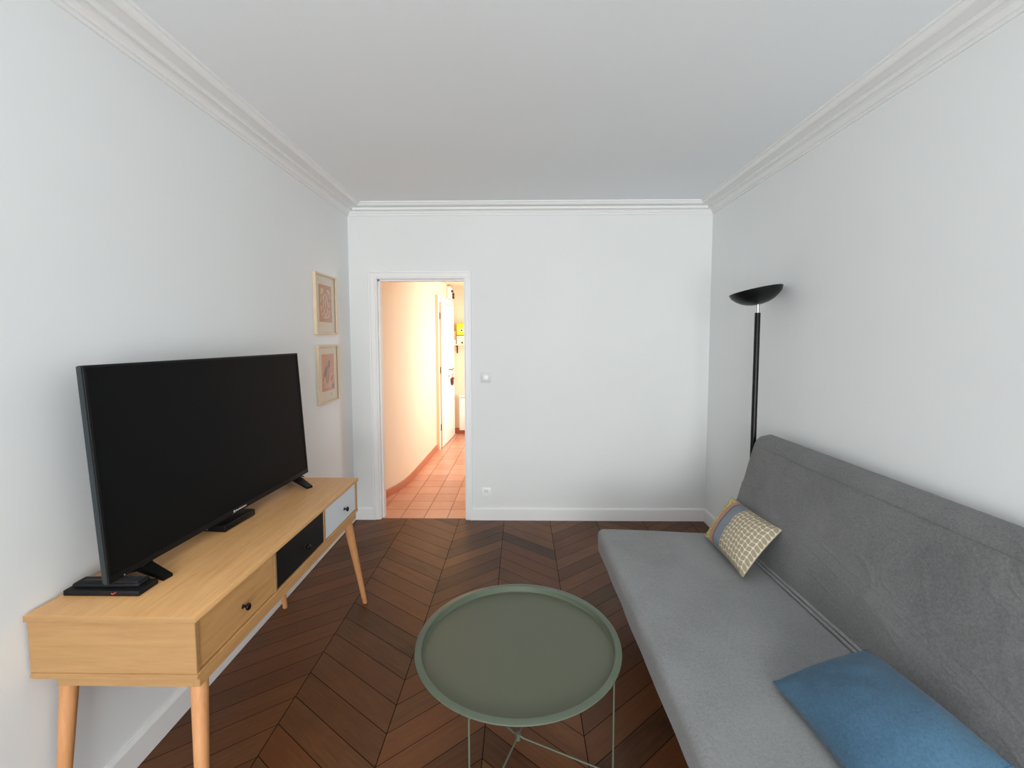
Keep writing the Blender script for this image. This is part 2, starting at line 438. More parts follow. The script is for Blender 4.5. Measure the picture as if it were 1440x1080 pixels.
# wall switch and socket
def plate(cx, cz, w, h):
    return B().box(cx-w/2, cx+w/2, YB-.009, YB, cz-h/2, cz+h/2, .003, 2)
t = thing('light_switch', 'square white light switch on the wall right of the doorway', 'switch', (-.293, YB, 1.208))
plate(-.293, 1.208, .084, .084).out('frame_plate', 'socket_frame', t)
b = B().box(-.293-.029, -.293+.029, YB-.013, YB-.0085, 1.208-.029, 1.208+.029, .002, 2); b.out('inner_plate', 'socket_frame', t)
b = B().box(-.293-.020, -.293+.020, YB-.0165, YB-.0125, 1.208-.018, 1.208+.020, .002, 2)
plabel(b.out('rocker', 'socket', t), 'bright white rocker')
t = thing('wall_socket', 'square white power socket low on the wall beside the doorway', 'socket', (-.292, YB, .238))
plate(-.292, .238, .084, .084).out('frame_plate', 'socket', t)
rotp = Matrix.Translation((-.292, YB-.009, .238)) @ Matrix.Rotation(PI/2, 4, 'X')
B().lathe([(.027, 0), (.027, .0035), (.0245, .0045), (.0235, .0005), (0, .0005)], seg=32, mat=rotp).out('socket_ring', 'socket', t)
b = B()
for dx in (-.0095, .0095): b.lathe([(.003, 0), (.003, .0016), (0, .0016)], seg=12, mat=Matrix.Translation((-.292+dx, YB-.009, .236)) @ Matrix.Rotation(PI/2, 4, 'X'))
for k in range(7):  # dark arc painted in as shade under the upper recess edge
    a0 = math.radians(20+k*20); b.tube([(-.292+.018*math.cos(a0), YB-.0105, .238+.018*math.sin(a0)), (-.292+.018*math.cos(a0+.35), YB-.0105, .238+.018*math.sin(a0+.35))], .0014, 6)
b.out('contact_holes_and_shade', 'socket_dark', t)
B().tube([(-.292, YB-.009, .247), (-.292, YB-.016, .247)], .0025, 10).out('earth_pin', 'chrome', t)

# ------------------------------------------------------------------ hallway
HE, HC = 7.21, 2.35
def make_hall_floor():
    b = B(); bm = b.bm; cl = bm.loops.layers.float_color.new('rnd')
    y0 = YB+.02
    b.mi = 1; b.poly([(-1.6, y0, -.004), (.6, y0, -.004), (.6, HE+.1, -.004), (-1.6, HE+.1, -.004)]); b.mi = 0
    w, d, g = .2, .2065, .0022
    for i in range(-1, 12):
        for j in range(-2, 18):
            x0 = -1.63+i*w+.0; ya = 3.725+j*d
            x1, yb2 = x0+w, ya+d
            ya = max(ya, y0)
            if yb2-ya < .02: continue
            sk = lambda y: (y-3.9)*.009
            P = [(x0+g+sk(ya), ya+g), (x1-g+sk(ya), ya+g), (x1-g+sk(yb2), yb2-g), (x0+g+sk(yb2), yb2-g)]
            f = bm.faces.new([bm.verts.new((*p, 0)) for p in P]); rc = (random.random(), random.random(), 0, 1)
            for lp in f.loops: lp[cl] = rc
    for f in bm.faces:
        f.normal_update()
        if f.normal.z < 0: f.normal_flip()
    return struct(b.out('floor_hallway', ['tile', 'grout'], smooth=0, recalc=False))
make_hall_floor()

hl = [(-1.62, 3.80), (-1.47, 3.93), (-1.37, 4.08), (-1.318, 4.19), (-1.276, 4.308), (-1.237, 4.43), (-1.206, 4.58), (-1.188, 4.80), (-1.179, 5.12), (-1.171, 5.48), (-1.163, 5.9), (-1.155, 6.17), (-1.10, HE)]
def catmull(pts, n=6):
    o = []
    for i in range(len(pts)-1):
        p0, p1, p2, p3 = [Vector(pts[max(0, min(len(pts)-1, i+k))]) for k in (-1, 0, 1, 2)]
        for s in range(n):
            t = s/n; o.append(.5*((2*p1)+(p2-p0)*t+(2*p0-5*p1+4*p2-p3)*t*t+(3*p1-p0-3*p2+p3)*t**3))
    o.append(Vector(pts[-1])); return o
hc = catmull(hl)
b = B()
lo = [b.bm.verts.new((p.x, p.y, -.01)) for p in hc]; hi = [b.bm.verts.new((p.x, p.y, HC+.05)) for p in hc]
lo2 = [b.bm.verts.new((p.x-.1, p.y+.02, -.01)) for p in hc]; hi2 = [b.bm.verts.new((p.x-.1, p.y+.02, HC+.05)) for p in hc]
for k in range(len(hc)-1):
    b.bm.faces.new((lo[k], lo[k+1], hi[k+1], hi[k])); b.bm.faces.new((lo2[k], hi2[k], hi2[k+1], lo2[k+1]))
    b.bm.faces.new((hi[k], hi[k+1], hi2[k+1], hi2[k])); b.bm.faces.new((lo[k], lo2[k], lo2[k+1], lo[k+1]))
struct(b.out('wall_hallway_left', 'hallwall', smooth=60))
# skirting following the curve, up to the hall door
b = B(); path = [p for p in hc if p.y < 6.10]
ra = []
for i, p in enumerate(path):
    t_ = (path[min(i+1, len(path)-1)]-path[max(i-1, 0)]).normalized(); nn = Vector((t_.y, -t_.x))
    ra.append([b.bm.verts.new((p.x+nn.x*w, p.y+nn.y*w, z)) for w, z in ((0, 0), (.012, 0), (.012, .072), (.008, .078), (0, .078))])
for a, c in zip(ra, ra[1:]):
    for k in range(4): b.bm.faces.new((a[k], a[k+1], c[k+1], c[k]))
b.bm.faces.new(ra[0]); b.bm.faces.new(ra[-1])
struct(b.out('baseboard_hallway_left', 'terracotta_skirt', smooth=40))
b = B().box(-1.35, .5, HE, HE+.1, -.01, HC+.05); struct(b.out('wall_hallway_end', 'hallwall', smooth=0))
b = B().box(-1.13, .3, HE-.012, HE, 0, .085, .002, 1); struct(b.out('baseboard_hallway_end', 'terracotta_skirt', smooth=30))
b = B().box(-1.7, .5, YB+WT, HE+.1, HC, HC+.08); struct(b.out('ceiling_hallway', 'hallwall', smooth=0))
# right wall of the hall with a window that lights it
HX = .30
b = B().box(HX, HX+.1, YB+WT, 5.1, -.01, HC+.05).box(HX, HX+.1, 6.8, HE, -.01, HC+.05).box(HX, HX+.1, 5.1, 6.8, -.01, .5).box(HX, HX+.1, 5.1, 6.8, 2.15, HC+.05)
struct(b.out('wall_hallway_right', 'hallwall', smooth=0))
b = B()
for ya in (5.1, 5.925, 6.75): b.box(HX+.03, HX+.07, ya, ya+.05, .5, 2.15)
b.box(HX+.03, HX+.07, 5.15, 6.75, .5, .55).box(HX+.03, HX+.07, 5.15, 6.75, 2.10, 2.15)
w2 = struct(b.out('window_2', 'trim', smooth=0))
B().poly([(HX+.05, 5.15, .55), (HX+.05, 6.75, .55), (HX+.05, 6.75, 2.1), (HX+.05, 5.15, 2.1)]).out('pane', 'glass', w2, smooth=0)

# hall door on the left wall: casing (structure) and the leaf
def hw(y): # hall wall x along the door stretch
    return -1.155+(y-6.17)*.0529
def hbox(b, y0, y1, o0, o1, z0, z1, bev=.003):
    ang = math.atan(.0529)
    Mx = Matrix.Translation((hw(6.17), 6.17, 0)) @ Matrix.Rotation(-ang, 4, 'Z')
    return b.box(o0, o1, y0-6.17, y1-6.17, z0, z1, bev, 1, mat=Mx)
b = B(); hbox(b, 6.102, 6.17, -.01, .040, 0, 2.125); hbox(b, 7.10, 7.17, -.01, .032, 0, 2.125); hbox(b, 6.17, 7.10, -.01, .032, 2.04, 2.125)
b.mi = 1; hbox(b, 6.098, 6.1025, -.01, .040, 0, 2.122, .001); door = struct(b.out('trim_6', ['door_white', 'door_edge'], smooth=30))  # thin peach strip paints light onto the casing edge
b = B(); hbox(b, 6.215, 7.085, .006, .056, .008, 2.025)
d1 = struct(b.out('door_1', 'door_white', smooth=30))
b = B(); hbox(b, 6.203, 6.215, .006, .056, .008, 2.025, .001); plabel(b.out('edge_strip', 'door_edge', d1), 'door edge tinted peach for the light it catches')
b = B(); 
for z0 in (.25, 1.05, 1.80): hbox(b, 6.190, 6.204, .036, .046, z0, z0+.09, .001)
plabel(b.out('hinge', 'brown', d1), 'brown hinges')
def hpt(y, o, z): 
    ang = math.atan(.0529); v = Matrix.Translation((hw(6.17), 6.17, 0)) @ Matrix.Rotation(-ang, 4, 'Z') @ Vector((o, y-6.17, 0)); return (v.x, v.y, z)
b = B(); b.tube([hpt(6.66, .055, 1.075), hpt(6.66, .095, 1.075)], .009, 10).tube([hpt(6.66, .095, 1.075), hpt(6.72, .098, 1.062), hpt(6.80, .095, 1.085)], .009, 10)
plabel(b.out('door_handle', 'brass', d1), 'brass lever handle')
b = B(); b.tube([hpt(6.66, .054, .975), hpt(6.66, .062, .975)], .02, 14); b.tube([hpt(6.86, .054, 1.13), hpt(6.86, .060, 1.13)], .012, 12)
b.out('lock_plate', 'brass', d1)
k = thing('key_bunch', 'brown leather key fob with keys hanging from the lock of the hallway door', 'keys', hpt(6.84, .08, .93))
b = B(); b.tube([hpt(6.84, .056, .985), hpt(6.84, .09, .985)], .005, 8).tube([hpt(6.84, .076, .985), hpt(6.84, .080, .93)], .004, 8); b.out('key', 'brass', k)
b = B().box(-.014, .014, -.05, .05, -.11, 0, .01, 2, mat=Matrix.Translation(hpt(6.80, .080, .94)) @ Matrix.Rotation(.25, 4, 'X')); b.out('fob', 'rust', k)
b = B().tube([hpt(6.84, .080, .94), hpt(6.92, .078, .92), hpt(7.0, .074, .905)], .008, 8); b.out('key', 'brass', k)

# small electrical box with bent cable above the hall door
k = thing('electrical_box', 'white electrical box with dark knobs high on the wall above the hallway door', 'electrical box', hpt(6.93, 0, 2.13))
b = B(); hbox(b, 6.84, 7.06, .001, .05, 2.135, 2.325, .008); b.out('housing', 'socket', k)
b = B(); b.tube([hpt(6.94, .049, 2.255), hpt(6.94, .075, 2.255)], .018, 14); b.out('knob', 'brown', k)
b = B(); hbox(b, 7.005, 7.05, .05, .075, 2.15, 2.19, .003); hbox(b, 7.005, 7.05, .05, .075, 2.195, 2.235, .003); b.out('breaker', 'brown', k)
b = B(); b.tube([hpt(6.86, .055, 2.325), hpt(6.98, .056, 2.325), hpt(7.03, .056, 2.31), hpt(7.05, .056, 2.28), hpt(7.055, .056, 2.24)], .006, 8); b.out('cable', 'tan_box', k)

# radiator on the end wall
k = thing('radiator', 'white panel radiator on the end wall of the hallway', 'radiator', (-.62, HE-.05, 0))
b = B().box(-.985, -.25, HE-.095, HE-.035, .065, .60, .006, 2); b.out('panel', 'radiator', k)
b = B().box(-.992, -.243, HE-.10, HE-.03, .60, .635, .006, 2); b.out('top_grille', 'radiator', k)
b = B().box(-.965, -.27, HE-.0965, HE-.094, .585, .597); b.out('vent_slot', 'tan_box', k)
for xx in (-.9, -.35): B().box(xx-.02, xx+.02, HE-.036, HE, .2, .5).out('bracket', 'radiator', k)
b = B().tube([(-.30, HE-.06, .002), (-.30, HE-.06, .07)], .008, 8); b.out('pipe', 'chrome', k)

# shelf with boxes on the end wall
k = thing('wall_shelf', 'narrow cream shelf on the end wall of the hallway', 'shelf', (-.8, HE, 1.43))
b = B().box(-1.085, -.45, HE-.20, HE, 1.428, 1.446, .002, 1); b.out('board', 'cream_box', k)
for xx in (-1.02, -.55):
    b = B(); b.tube([(xx, HE-.004, 1.33), (xx, HE-.03, 1.36), (xx, HE-.05, 1.40), (xx, HE-.16, 1.426)], .008, 8); b.box(xx-.01, xx+.01, HE-.006, HE, 1.30, 1.426); b.out('bracket', 'brown', k)
k = thing('storage_box', 'cream box with a dark knob under the yellow tin on the hallway shelf', 'box', (-.9, HE-.1, 1.446))
b = B().box(-1.005, -.78, HE-.17, HE-.03, 1.446, 1.577, .004, 1); b.out('case', 'cream_box', k)
b = B().tube([(-.918, HE-.168, 1.47), (-.918, HE-.19, 1.47)], .013, 12); b.out('knob', 'brown', k)
b = B().box(-1.006, -.779, HE-.172, HE-.028, 1.488, 1.492); b.out('lid_line', 'tan_box', k)
k = thing('tin_box', 'bright yellow box with a round white emblem standing on the hallway shelf', 'box', (-.9, HE-.1, 1.577))
b = B().box(-1.005, -.79, HE-.16, HE-.03, 1.577, 1.770, .006, 2); b.out('case', 'yellow', k)
b = B().lathe([(0, .002), (.027, .002), (.027, 0)], seg=24, mat=Matrix.Translation((-.927, HE-.16, 1.663)) @ Matrix.Rotation(PI/2, 4, 'X')); b.mi = 1
b.lathe([(0, .003), (.014, .003), (.014, 0)], seg=20, mat=Matrix.Translation((-.927, HE-.16, 1.660)) @ Matrix.Rotation(PI/2, 4, 'X')); b.out('emblem', ['socket', 'tv_side'], k)
b = B().box(-1.003, -.792, HE-.162, HE-.028, 1.578, 1.588); b.out('base_band', 'brown', k)
o = B().box(-1.072, -1.022, HE-.15, HE-.04, 1.446, 1.515, .003, 1).out('storage_box', 'socket'); tag(o, 'small white box beneath the tan box at the left end of the hallway shelf', 'box')
k = B().box(-1.068, -1.016, HE-.14, HE-.05, 1.515, 1.652, .004, 1).out('storage_box', 'tan_box'); tag(k, 'tan box stacked on the small white box beside the yellow tin', 'box')

# ------------------------------------------------------------------ tv console
C0 = (-1.14, 1.80, 0)
con = thing('tv_console', 'beech tv console with three drawers and splayed legs against the left wall', 'tv console', C0)
CF, CB, CY0, CY1, CZ0, CZ1 = -.905, -1.378, 1.184, 2.420, .578, .766
def dim_end_faces(o):  # end faces get the darkened beech, toning down window light on them
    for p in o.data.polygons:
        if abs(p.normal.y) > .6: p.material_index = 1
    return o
dim_end_faces(B().box(CB-.002, CF+.006, CY0-.008, CY1+.006, CZ1-.019, CZ1, .0025, 2).out('top', ['beech_top_bright', 'beech_side_dim'], con))
for ya in (CY0, CY1-.017): B().box(CB, CF, ya, ya+.017, CZ0+.017, CZ1-.019, .0015, 1).out('side_panel', 'beech_side_dim', con)
dim_end_faces(B().box(CB, CF+.002, CY0-.002, CY1+.002, CZ0, CZ0+.017, .0015, 1).out('bottom_panel', ['beech', 'beech_side_dim'], con))
B().box(CB, CB+.008, CY0+.017, CY1-.017, CZ0+.017, CZ1-.019).out('back_panel', 'beech', con)
DV = [CY0+.017, 1.596, 2.012, CY1-.017]
for ya in DV[1:3]: B().box(CB+.01, CF-.001, ya-.007, ya+.007, CZ0+.017, CZ1-.019, .001, 1).out('divider', 'beech_side_dim', con)
for i, mt in enumerate(('beech', 'black_paint', 'white_paint')):
    ya = DV[i]+(.003 if i == 0 else .010); yb2 = DV[i+1]-(.003 if i == 2 else .010)
    za, zb = CZ0+.020, CZ1-.022
    b = B().box(CF-.020, CF-.004, ya, yb2, za, zb, .0012, 1)
    b.box(CF-.40, CF-.021, ya+.01, yb2-.01, za+.005, za+.012); b.box(CF-.40, CF-.021, ya+.01, ya+.02, za+.012, zb-.02); b.box(CF-.40, CF-.021, yb2-.02, yb2-.01, za+.012, zb-.02)
    dr = b.out('drawer', mt, con); dr['label'] = ('plain beech drawer', 'black painted drawer', 'white painted drawer')[i]
    cy = ((CY0+1.60)/2+.01, 1.823, 2.245)[i]
    Mk = Matrix.Translation((CF-.004, cy, .658)) @ Matrix.Rotation(PI/2, 4, 'Y')
    B().lathe([(.0075, 0), (.0068, .002), (.0042, .004), (.0042, .010), (.008, .013), (.0115, .016), (.012, .019), (.010, .0225), (.005, .024), (0, .0245)], seg=24, mat=Mk).out('knob', 'knob', dr)
ax0, ax1, ay0, ay1, az = CB+.060, CF-.004, CY0+.014, CY1-.014, CZ0-.032
b = B().box(ax0, ax1-.018, ay0, ay0+.018, az, CZ0, .001, 1).box(ax0, ax1-.018, ay1-.018, ay1, az, CZ0, .001, 1)
b.box(ax1-.018, ax1, ay0, ay1, az, CZ0, .001, 1).box(ax0, ax0+.018, ay0+.018, ay1-.018, az, CZ0, .001, 1)
dim_end_faces(b.out('apron', ['beech', 'beech_side_dim'], con))
for top, foot in (((-.938, 1.237, .580), (-.872, 1.13, .0)), ((-1.333, 1.252, .580), (-1.333, 1.18, .0)), ((-.935, 2.337, .580), (-.905, 2.503, .0)), ((-1.333, 2.337, .580), (-1.345, 2.45, .0))):
    T, F = Vector(top), Vector(foot); F2 = F+(T-F).normalized()*.0
    b = B(); b.tube([F+(T-F)*(k/8)+Vector((0, 0, .003 if k == 0 else 0)) for k in range(9)], .0125, 20, True, .0235)
    for v in b.bm.verts: v.co.z = min(v.co.z, .579); v.co.z = max(v.co.z, .0008)
    b.out('leg', 'beech_leg', con)

# ------------------------------------------------------------------ television
TVa = Vector((-1.218, 1.262)); TVb = Vector((-1.161, 2.385)); d = (TVb-TVa); TL = d.length; ang = math.atan2(d.y, d.x)-PI/2
Z0, TH = .808, .648
tv = thing('television', 'large black flat screen television standing on the beech console', 'television', ((TVa.x+TVb.x)/2, (TVa.y+TVb.y)/2, CZ1), ang)
# local frame: +x towards the room, y along the screen, z from the console top
zl = Z0-CZ1; y0, y1 = -TL/2, TL/2
tilt = Matrix.Translation((0, 0, zl)) @ Matrix.Rotation(-.062, 4, 'Y') @ Matrix.Translation((0, 0, -zl))
b = B()
# rear shell with chamfer
F = [(y0, zl), (y1, zl), (y1, zl+TH), (y0, zl+TH)]
pr = [(0, 0), (-.008, 0), (-.019, .003), (-.024, .014)]
rings = []
for x, ins in pr:
    rings.append([b.bm.verts.new((x, yy+(ins if yy < 0 else -ins), zz+(ins if zz < zl+.1 else -ins))) for yy, zz in F])
for r1, r2 in zip(rings, rings[1:]):
    for k in range(4): b.bm.faces.new((r1[k], r1[(k+1) % 4], r2[(k+1) % 4], r2[k]))
b.bm.faces.new(rings[0][::-1]); b.bm.faces.new(rings[-1])
b.mi = 0; b.box(-.050, -.024, y0+.15, y1-.15, zl+.06, zl+.40, .008, 2)
bmesh.ops.transform(b.bm, matrix=tilt, verts=b.bm.verts[:])
b.out('rear_shell', 'tv_side', tv, world=False, smooth=30)
b = B(); bw, chin, fx = .009, .020, .006
b.box(0, fx, y0, y1, zl, zl+chin, .001, 1).box(0, fx, y0, y1, zl+TH-bw, zl+TH, .001, 1).box(0, fx, y0, y0+bw, zl+chin, zl+TH-bw, .001, 1).box(0, fx, y1-bw, y1, zl+chin, zl+TH-bw, .001, 1)
bmesh.ops.transform(b.bm, matrix=tilt, verts=b.bm.verts[:])
plabel(b.out('bezel', 'tv_body', tv, world=False), 'thin black bezel')
b = B().box(.0, .003, y0+bw, y1-bw, zl+chin, zl+TH-bw); bmesh.ops.transform(b.bm, matrix=tilt, verts=b.bm.verts[:])
plabel(b.out('screen', 'tv_screen', tv, world=False, smooth=0), 'dark switched-off screen')
b = B(); b.box(fx, fx+.0012, -.028, -.019, zl+.006, zl+.015)     # emblem and a run of tiny letters on the chin
yy = -.014
for k, wd in enumerate((.006, .004, .006, .005, .006, .005, .004, .006, .005)):
    b.box(fx, fx+.001, yy, yy+wd, zl+.0075, zl+(.0125 if k % 3 else .0135)); yy += wd+.0022
bmesh.ops.transform(b.bm, matrix=tilt, verts=b.bm.verts[:])
plabel(b.out('brand_mark', 'silver', tv, world=False, smooth=0), 'tiny silver maker mark')
b = B().box(fx, fx+.001, y0+.047, y0+.050, zl+.004, zl+.007); b.out('sensor_dot', 'silver', tv, world=False, smooth=0)
Wi = wmat(tv).inverted()
for (ax, ay), (tx, ty), (rx, ry) in (((-1.225, 1.392), (-1.128, 1.374), (-1.31, 1.392)), ((-1.190, 2.305), (-1.082, 2.243), (-1.27, 2.36))):
    b = B()
    for (px, py), zz0 in (((tx, ty), 0), ((rx, ry), 0)):
        A = Vector((ax, ay, CZ1+.050)); T = Vector((px, py, CZ1))
        dr = (T-A); hx = Vector((dr.x, dr.y, 0)).normalized(); sd = Vector((-hx.y, hx.x, 0))
        w0, w1 = .022, .016
        top = [A+sd*w0-hx*.012, A-sd*w0-hx*.012, T-sd*w1+Vector((0, 0, .010)), T+sd*w1+Vector((0, 0, .010))]
        bot = [A+sd*w0+Vector((0, 0, -.020))-hx*.02, A-sd*w0+Vector((0, 0, -.020))-hx*.02, T-sd*w1+Vector((0, 0, .0006)), T+sd*w1+Vector((0, 0, .0006))]
        tv_ = [b.bm.verts.new(p) for p in top]; bv = [b.bm.verts.new(p) for p in bot]
        b.bm.faces.new(tv_); b.bm.faces.new(bv[::-1])
        for k in range(4): b.bm.faces.new((tv_[k], bv[k], bv[(k+1) % 4], tv_[(k+1) % 4]))
    b.out('foot', 'black_gloss', tv, smooth=20)

# small boxes on the console
k = thing('set_top_box', 'flat black decoder box near the left end of the console under the tv corner', 'decoder box', (-1.25, 1.31, CZ1))
B().box(-1.364, -1.135, 1.272, 1.345, CZ1+.0008, CZ1+.0175, .0025, 2).out('case', 'black_matte', k)
b = B().tube([(-1.217, 1.2715, CZ1+.0105), (-1.213, 1.2715, CZ1+.0075), (-1.203, 1.2715, CZ1+.0135)], .0018, 6); plabel(b.out('logo', 'red', k), 'small red tick mark')
k = thing('remote_control', 'black remote control lying on the flat decoder box', 'remote control', (-1.25, 1.315, CZ1+.0175))
Mr = Matrix.Translation((-1.243, 1.311, CZ1+.025)) @ Matrix.Rotation(.03, 4, 'Z')
B().box(-.108, .092, -.024, .024, -.0072, .0060, .006, 3, mat=Mr).out('body', 'black_matte', k)
b = B()
for i in range(7):
    for j in range(3): b.box(.01+i*.0105, .017+i*.0105, -.016+j*.0125, -.009+j*.0125, .006, .0078, mat=Mr)
b.box(-.085, -.02, -.005, .005, .0055, .0068, mat=Mr).box(-.02, .012, -.001, .001, .0055, .0064, mat=Mr)
b.box(.008, .085, -.018, .018, .0055, .0064, mat=Mr)
b.out('button_pad', 'button', k, smooth=0)
k = thing('media_box', 'small glossy black box under the middle of the television', 'media box', (-1.215, 1.81, CZ1))
Mb = Matrix.Translation((-1.222, 1.812, CZ1)) @ Matrix.Rotation(-.07, 4, 'Z')
B().box(-.082, .060, -.094, .088, .0008, .028, .004, 3, mat=Mb).out('case', 'black_gloss', k)
B().box(-.020, -.014, -.0948, -.0935, .009, .014, mat=Mb).out('indicator', 'silver', k, smooth=0)
B().box(.0560, .0575, -.0933, -.0925, .005, .023, mat=Mb).out('edge_mark', 'silver', k, smooth=0)
# short cable behind the tv far corner
o = B().tube([(-1.262, 2.405, CZ1+.004), (-1.235, 2.418, CZ1+.010), (-1.212, 2.412, CZ1+.012), (-1.195, 2.416, CZ1+.008)], .0035, 8).out('cable', 'black_matte')
tag(o, 'short black cable lying behind the far corner of the television', 'cable')

# ------------------------------------------------------------------ framed prints on the left wall
def blob(b, cy, cz, ry, rz, rot=0, k=3, amp=.12, ph=0, x=0, n=22):
    pts = []
    for i in range(n):
        a = 2*PI*i/n; r = 1+amp*math.sin(k*a+ph); p = Vector((ry*r*math.cos(a), rz*r*math.sin(a)))
        c, s_ = math.cos(rot), math.sin(rot); pts.append((x, cy+p.x*c-p.y*s_, cz+p.x*s_+p.y*c))
    b.poly(pts)
def frame(yc, zc, w, h, label, kind):
    xw = xl(yc)
    t = thing('picture_frame', label, 'picture', (xw, yc, zc), -math.atan(.0105) if False else math.atan(.0105), 'framed prints on the left wall')
    fw, fd = .0125, .022
    b = B()
    b.box(0, fd, -w/2, -w/2+fw, -h/2, h/2, .001, 1).box(0, fd, w/2-fw, w/2, -h/2, h/2, .001, 1)
    b.box(0, fd, -w/2+fw, w/2-fw, h/2-fw, h/2, .001, 1).box(0, fd, -w/2+fw, w/2-fw, -h/2, -h/2+fw, .001, 1)
    b.box(.001, .004, -w/2+fw, w/2-fw, -h/2+fw, h/2-fw)
    b.out('frame', 'ash', t, world=False)
    B().box(.004, .008, -w/2+fw, w/2-fw, -h/2+fw, h/2-fw).out('mount', 'passe', t, world=False, smooth=0)
    b = B(); x0 = .0083
    if kind == 0:
        pw, ph = .215, .262; z0 = .008
        b.poly([(x0, -pw/2, z0-ph/2), (x0, pw/2, z0-ph/2), (x0, pw/2, z0+ph/2), (x0, -pw/2, z0+ph/2)]); b.mi = 1
        x1 = x0+.0004
        for a in ((-.055, .085, .030, .022, .5), (.055, .085, .030, .014, -.5), (-.030, .045, .012, .030, -.5), (.022, .048, .012, .032, .5), (.075, .055, .008, .022, 0),
                  (-.070, .030, .008, .028, -.3), (.0, .005, .010, .036, .12), (-.036, -.010, .009, .030, -.2), (.042, -.002, .009, .034, .25), (.076, -.005, .008, .024, .1),
                  (-.072, -.035, .009, .022, .2), (-.022, -.050, .010, .022, -.3), (.03, -.052, .010, .022, .3), (.068, -.058, .009, .024, 0), (-.052, -.075, .013, .013, 0), (.0, -.078, .024, .010, 0),
                  (.05, -.088, .016, .010, .4), (-.005, -.098, .050, .008, 0)):
            blob(b, a[0], a[1]+z0, a[2], a[3], a[4], 3, .10, a[0]*60, x1)
        mats = ['terra_print', 'cream_print']
    else:
        pw, ph = .215, .265; z0 = .010
        b.poly([(x0, -pw/2, z0-ph/2), (x0, pw/2, z0-ph/2), (x0, pw/2, z0+ph/2), (x0, -pw/2, z0+ph/2)])
        x1 = x0+.0004
        b.mi = 1; blob(b, .01, -.050+z0, .085, .045, .1, 2, .08, 1, x1)
        b.mi = 3; blob(b, -.01, -.02+z0, .038, .060, 0, 2, .1, 0, x1+.0002)
        b.mi = 1; blob(b, .0, -.098+z0, .09, .012, 0, 2, .05, 0, x1+.0003)
        b.mi = 2; blob(b, -.045, .008+z0, .022, .045, -.45, 2, .14, 0, x1+.0004); blob(b, .015, .060+z0, .018, .034, -.25, 2, .14, 1, x1+.0004)
        b.tube([(x1+.0005, -.090, -.055+z0), (x1+.0005, -.045, .008+z0), (x1+.0005, .02, .06+z0)], .0016, 6)
        b.mi = 3; blob(b, .065, -.045+z0, .018, .032, -.7, 2, .1, 0, x1+.0004); b.mi = 2; blob(b, .080, -.105+z0, .022, .018, 0, 2, .1, 0, x1+.0005)
        b.mi = 2; b.poly([(x1, .045, -.152), (x1, .062, -.152), (x1, .062, -.147), (x1, .045, -.147)]); b.poly([(x1, .045, -.162), (x1, .058, -.162), (x1, .058, -.158), (x1, .045, -.158)])
        mats = ['peach_print', 'pink_print', 'grey_print', 'rose_print']
    b.out('print', mats, t, world=False, smooth=0)
    B().poly([(.013, -w/2+fw, -h/2+fw), (.013, w/2-fw, -h/2+fw), (.013, w/2-fw, h/2-fw), (.013, -w/2+fw, h/2-fw)]).out('glazing', 'glass', t, world=False, smooth=0, recalc=False)
frame(3.222, 1.773, .355, .424, 'pale oak framed print of cream cut-out shapes on terracotta, upper of two', 0)
frame(3.236, 1.278, .350, .416, 'pale oak framed peach print with grey leaf shapes, lower of two', 1)

# ------------------------------------------------------------------ coffee table
TC = Vector((-.011, 1.604)); TZ, TR = .418, .3765
ct = thing('coffee_table', 'round sage green metal tray table in the middle of the parquet floor', 'coffee table', (TC.x, TC.y, 0))
zf = TZ-.024
b = B(); b.lathe([(0, zf-.0015), (TR-.030, zf-.0015), (TR-.029, zf), (0, zf)], (TC.x, TC.y, 0), 128)
tr = b.out('tray', 'green', ct)
b = B(); b.lathe([(TR-.0295, zf-.002), (TR-.0295, zf+.0005), (TR-.0270, zf+.003), (TR-.0245, TZ-.003), (TR-.0215, TZ), (TR-.004, TZ-.0015), (TR-.0005, TZ-.003), (TR, TZ-.006), (TR-.002, TZ-.0085), (TR-.005, TZ-.006), (TR-.019, TZ-.004), (TR-.022, TZ-.008), (TR-.0255, zf-.001), (TR-.0295, zf-.002)], (TC.x, TC.y, 0), 160)
plabel(b.out('rim', 'green_rim', tr), 'raised flared rim of the tray')
legs = [(-.157, 1.279), (.322, 1.487)]
legs += [(TC.x+.36*math.cos(math.radians(q)), TC.y+.36*math.sin(math.radians(q))) for q in (70, 133)]
rr = .0031; zh = .030
for q in legs:
    dirc = (Vector(q)-TC).normalized()
    B().tube([(q[0], q[1], .0), (q[0], q[1], zf-.003)], rr, 12).out('leg', 'green_rim', ct)
    B().tube([(q[0], q[1], zf-.005), (q[0]-dirc.x*.02, q[1]-dirc.y*.02, zf-.005)], .0048, 10).out('leg_socket', 'green_rim', ct)
    B().tube([(TC.x+dirc.x*.008, TC.y+dirc.y*.008, zh+.006), (TC.x+dirc.x*.02, TC.y+dirc.y*.02, zh), (q[0], q[1], .0042)], rr, 12).out('floor_bar', 'green_rim', ct)
B().tube([(TC.x, TC.y, zh-.012), (TC.x, TC.y, zh+.014)], .009, 14).out('hub', 'green_rim', ct)
ring = [(TC.x+(TR-.045)*math.cos(2*PI*k/64), TC.y+(TR-.045)*math.sin(2*PI*k/64), zf-.006) for k in range(65)]
B().tube(ring, rr, 8, caps=False).out('support_ring', 'green_rim', ct)

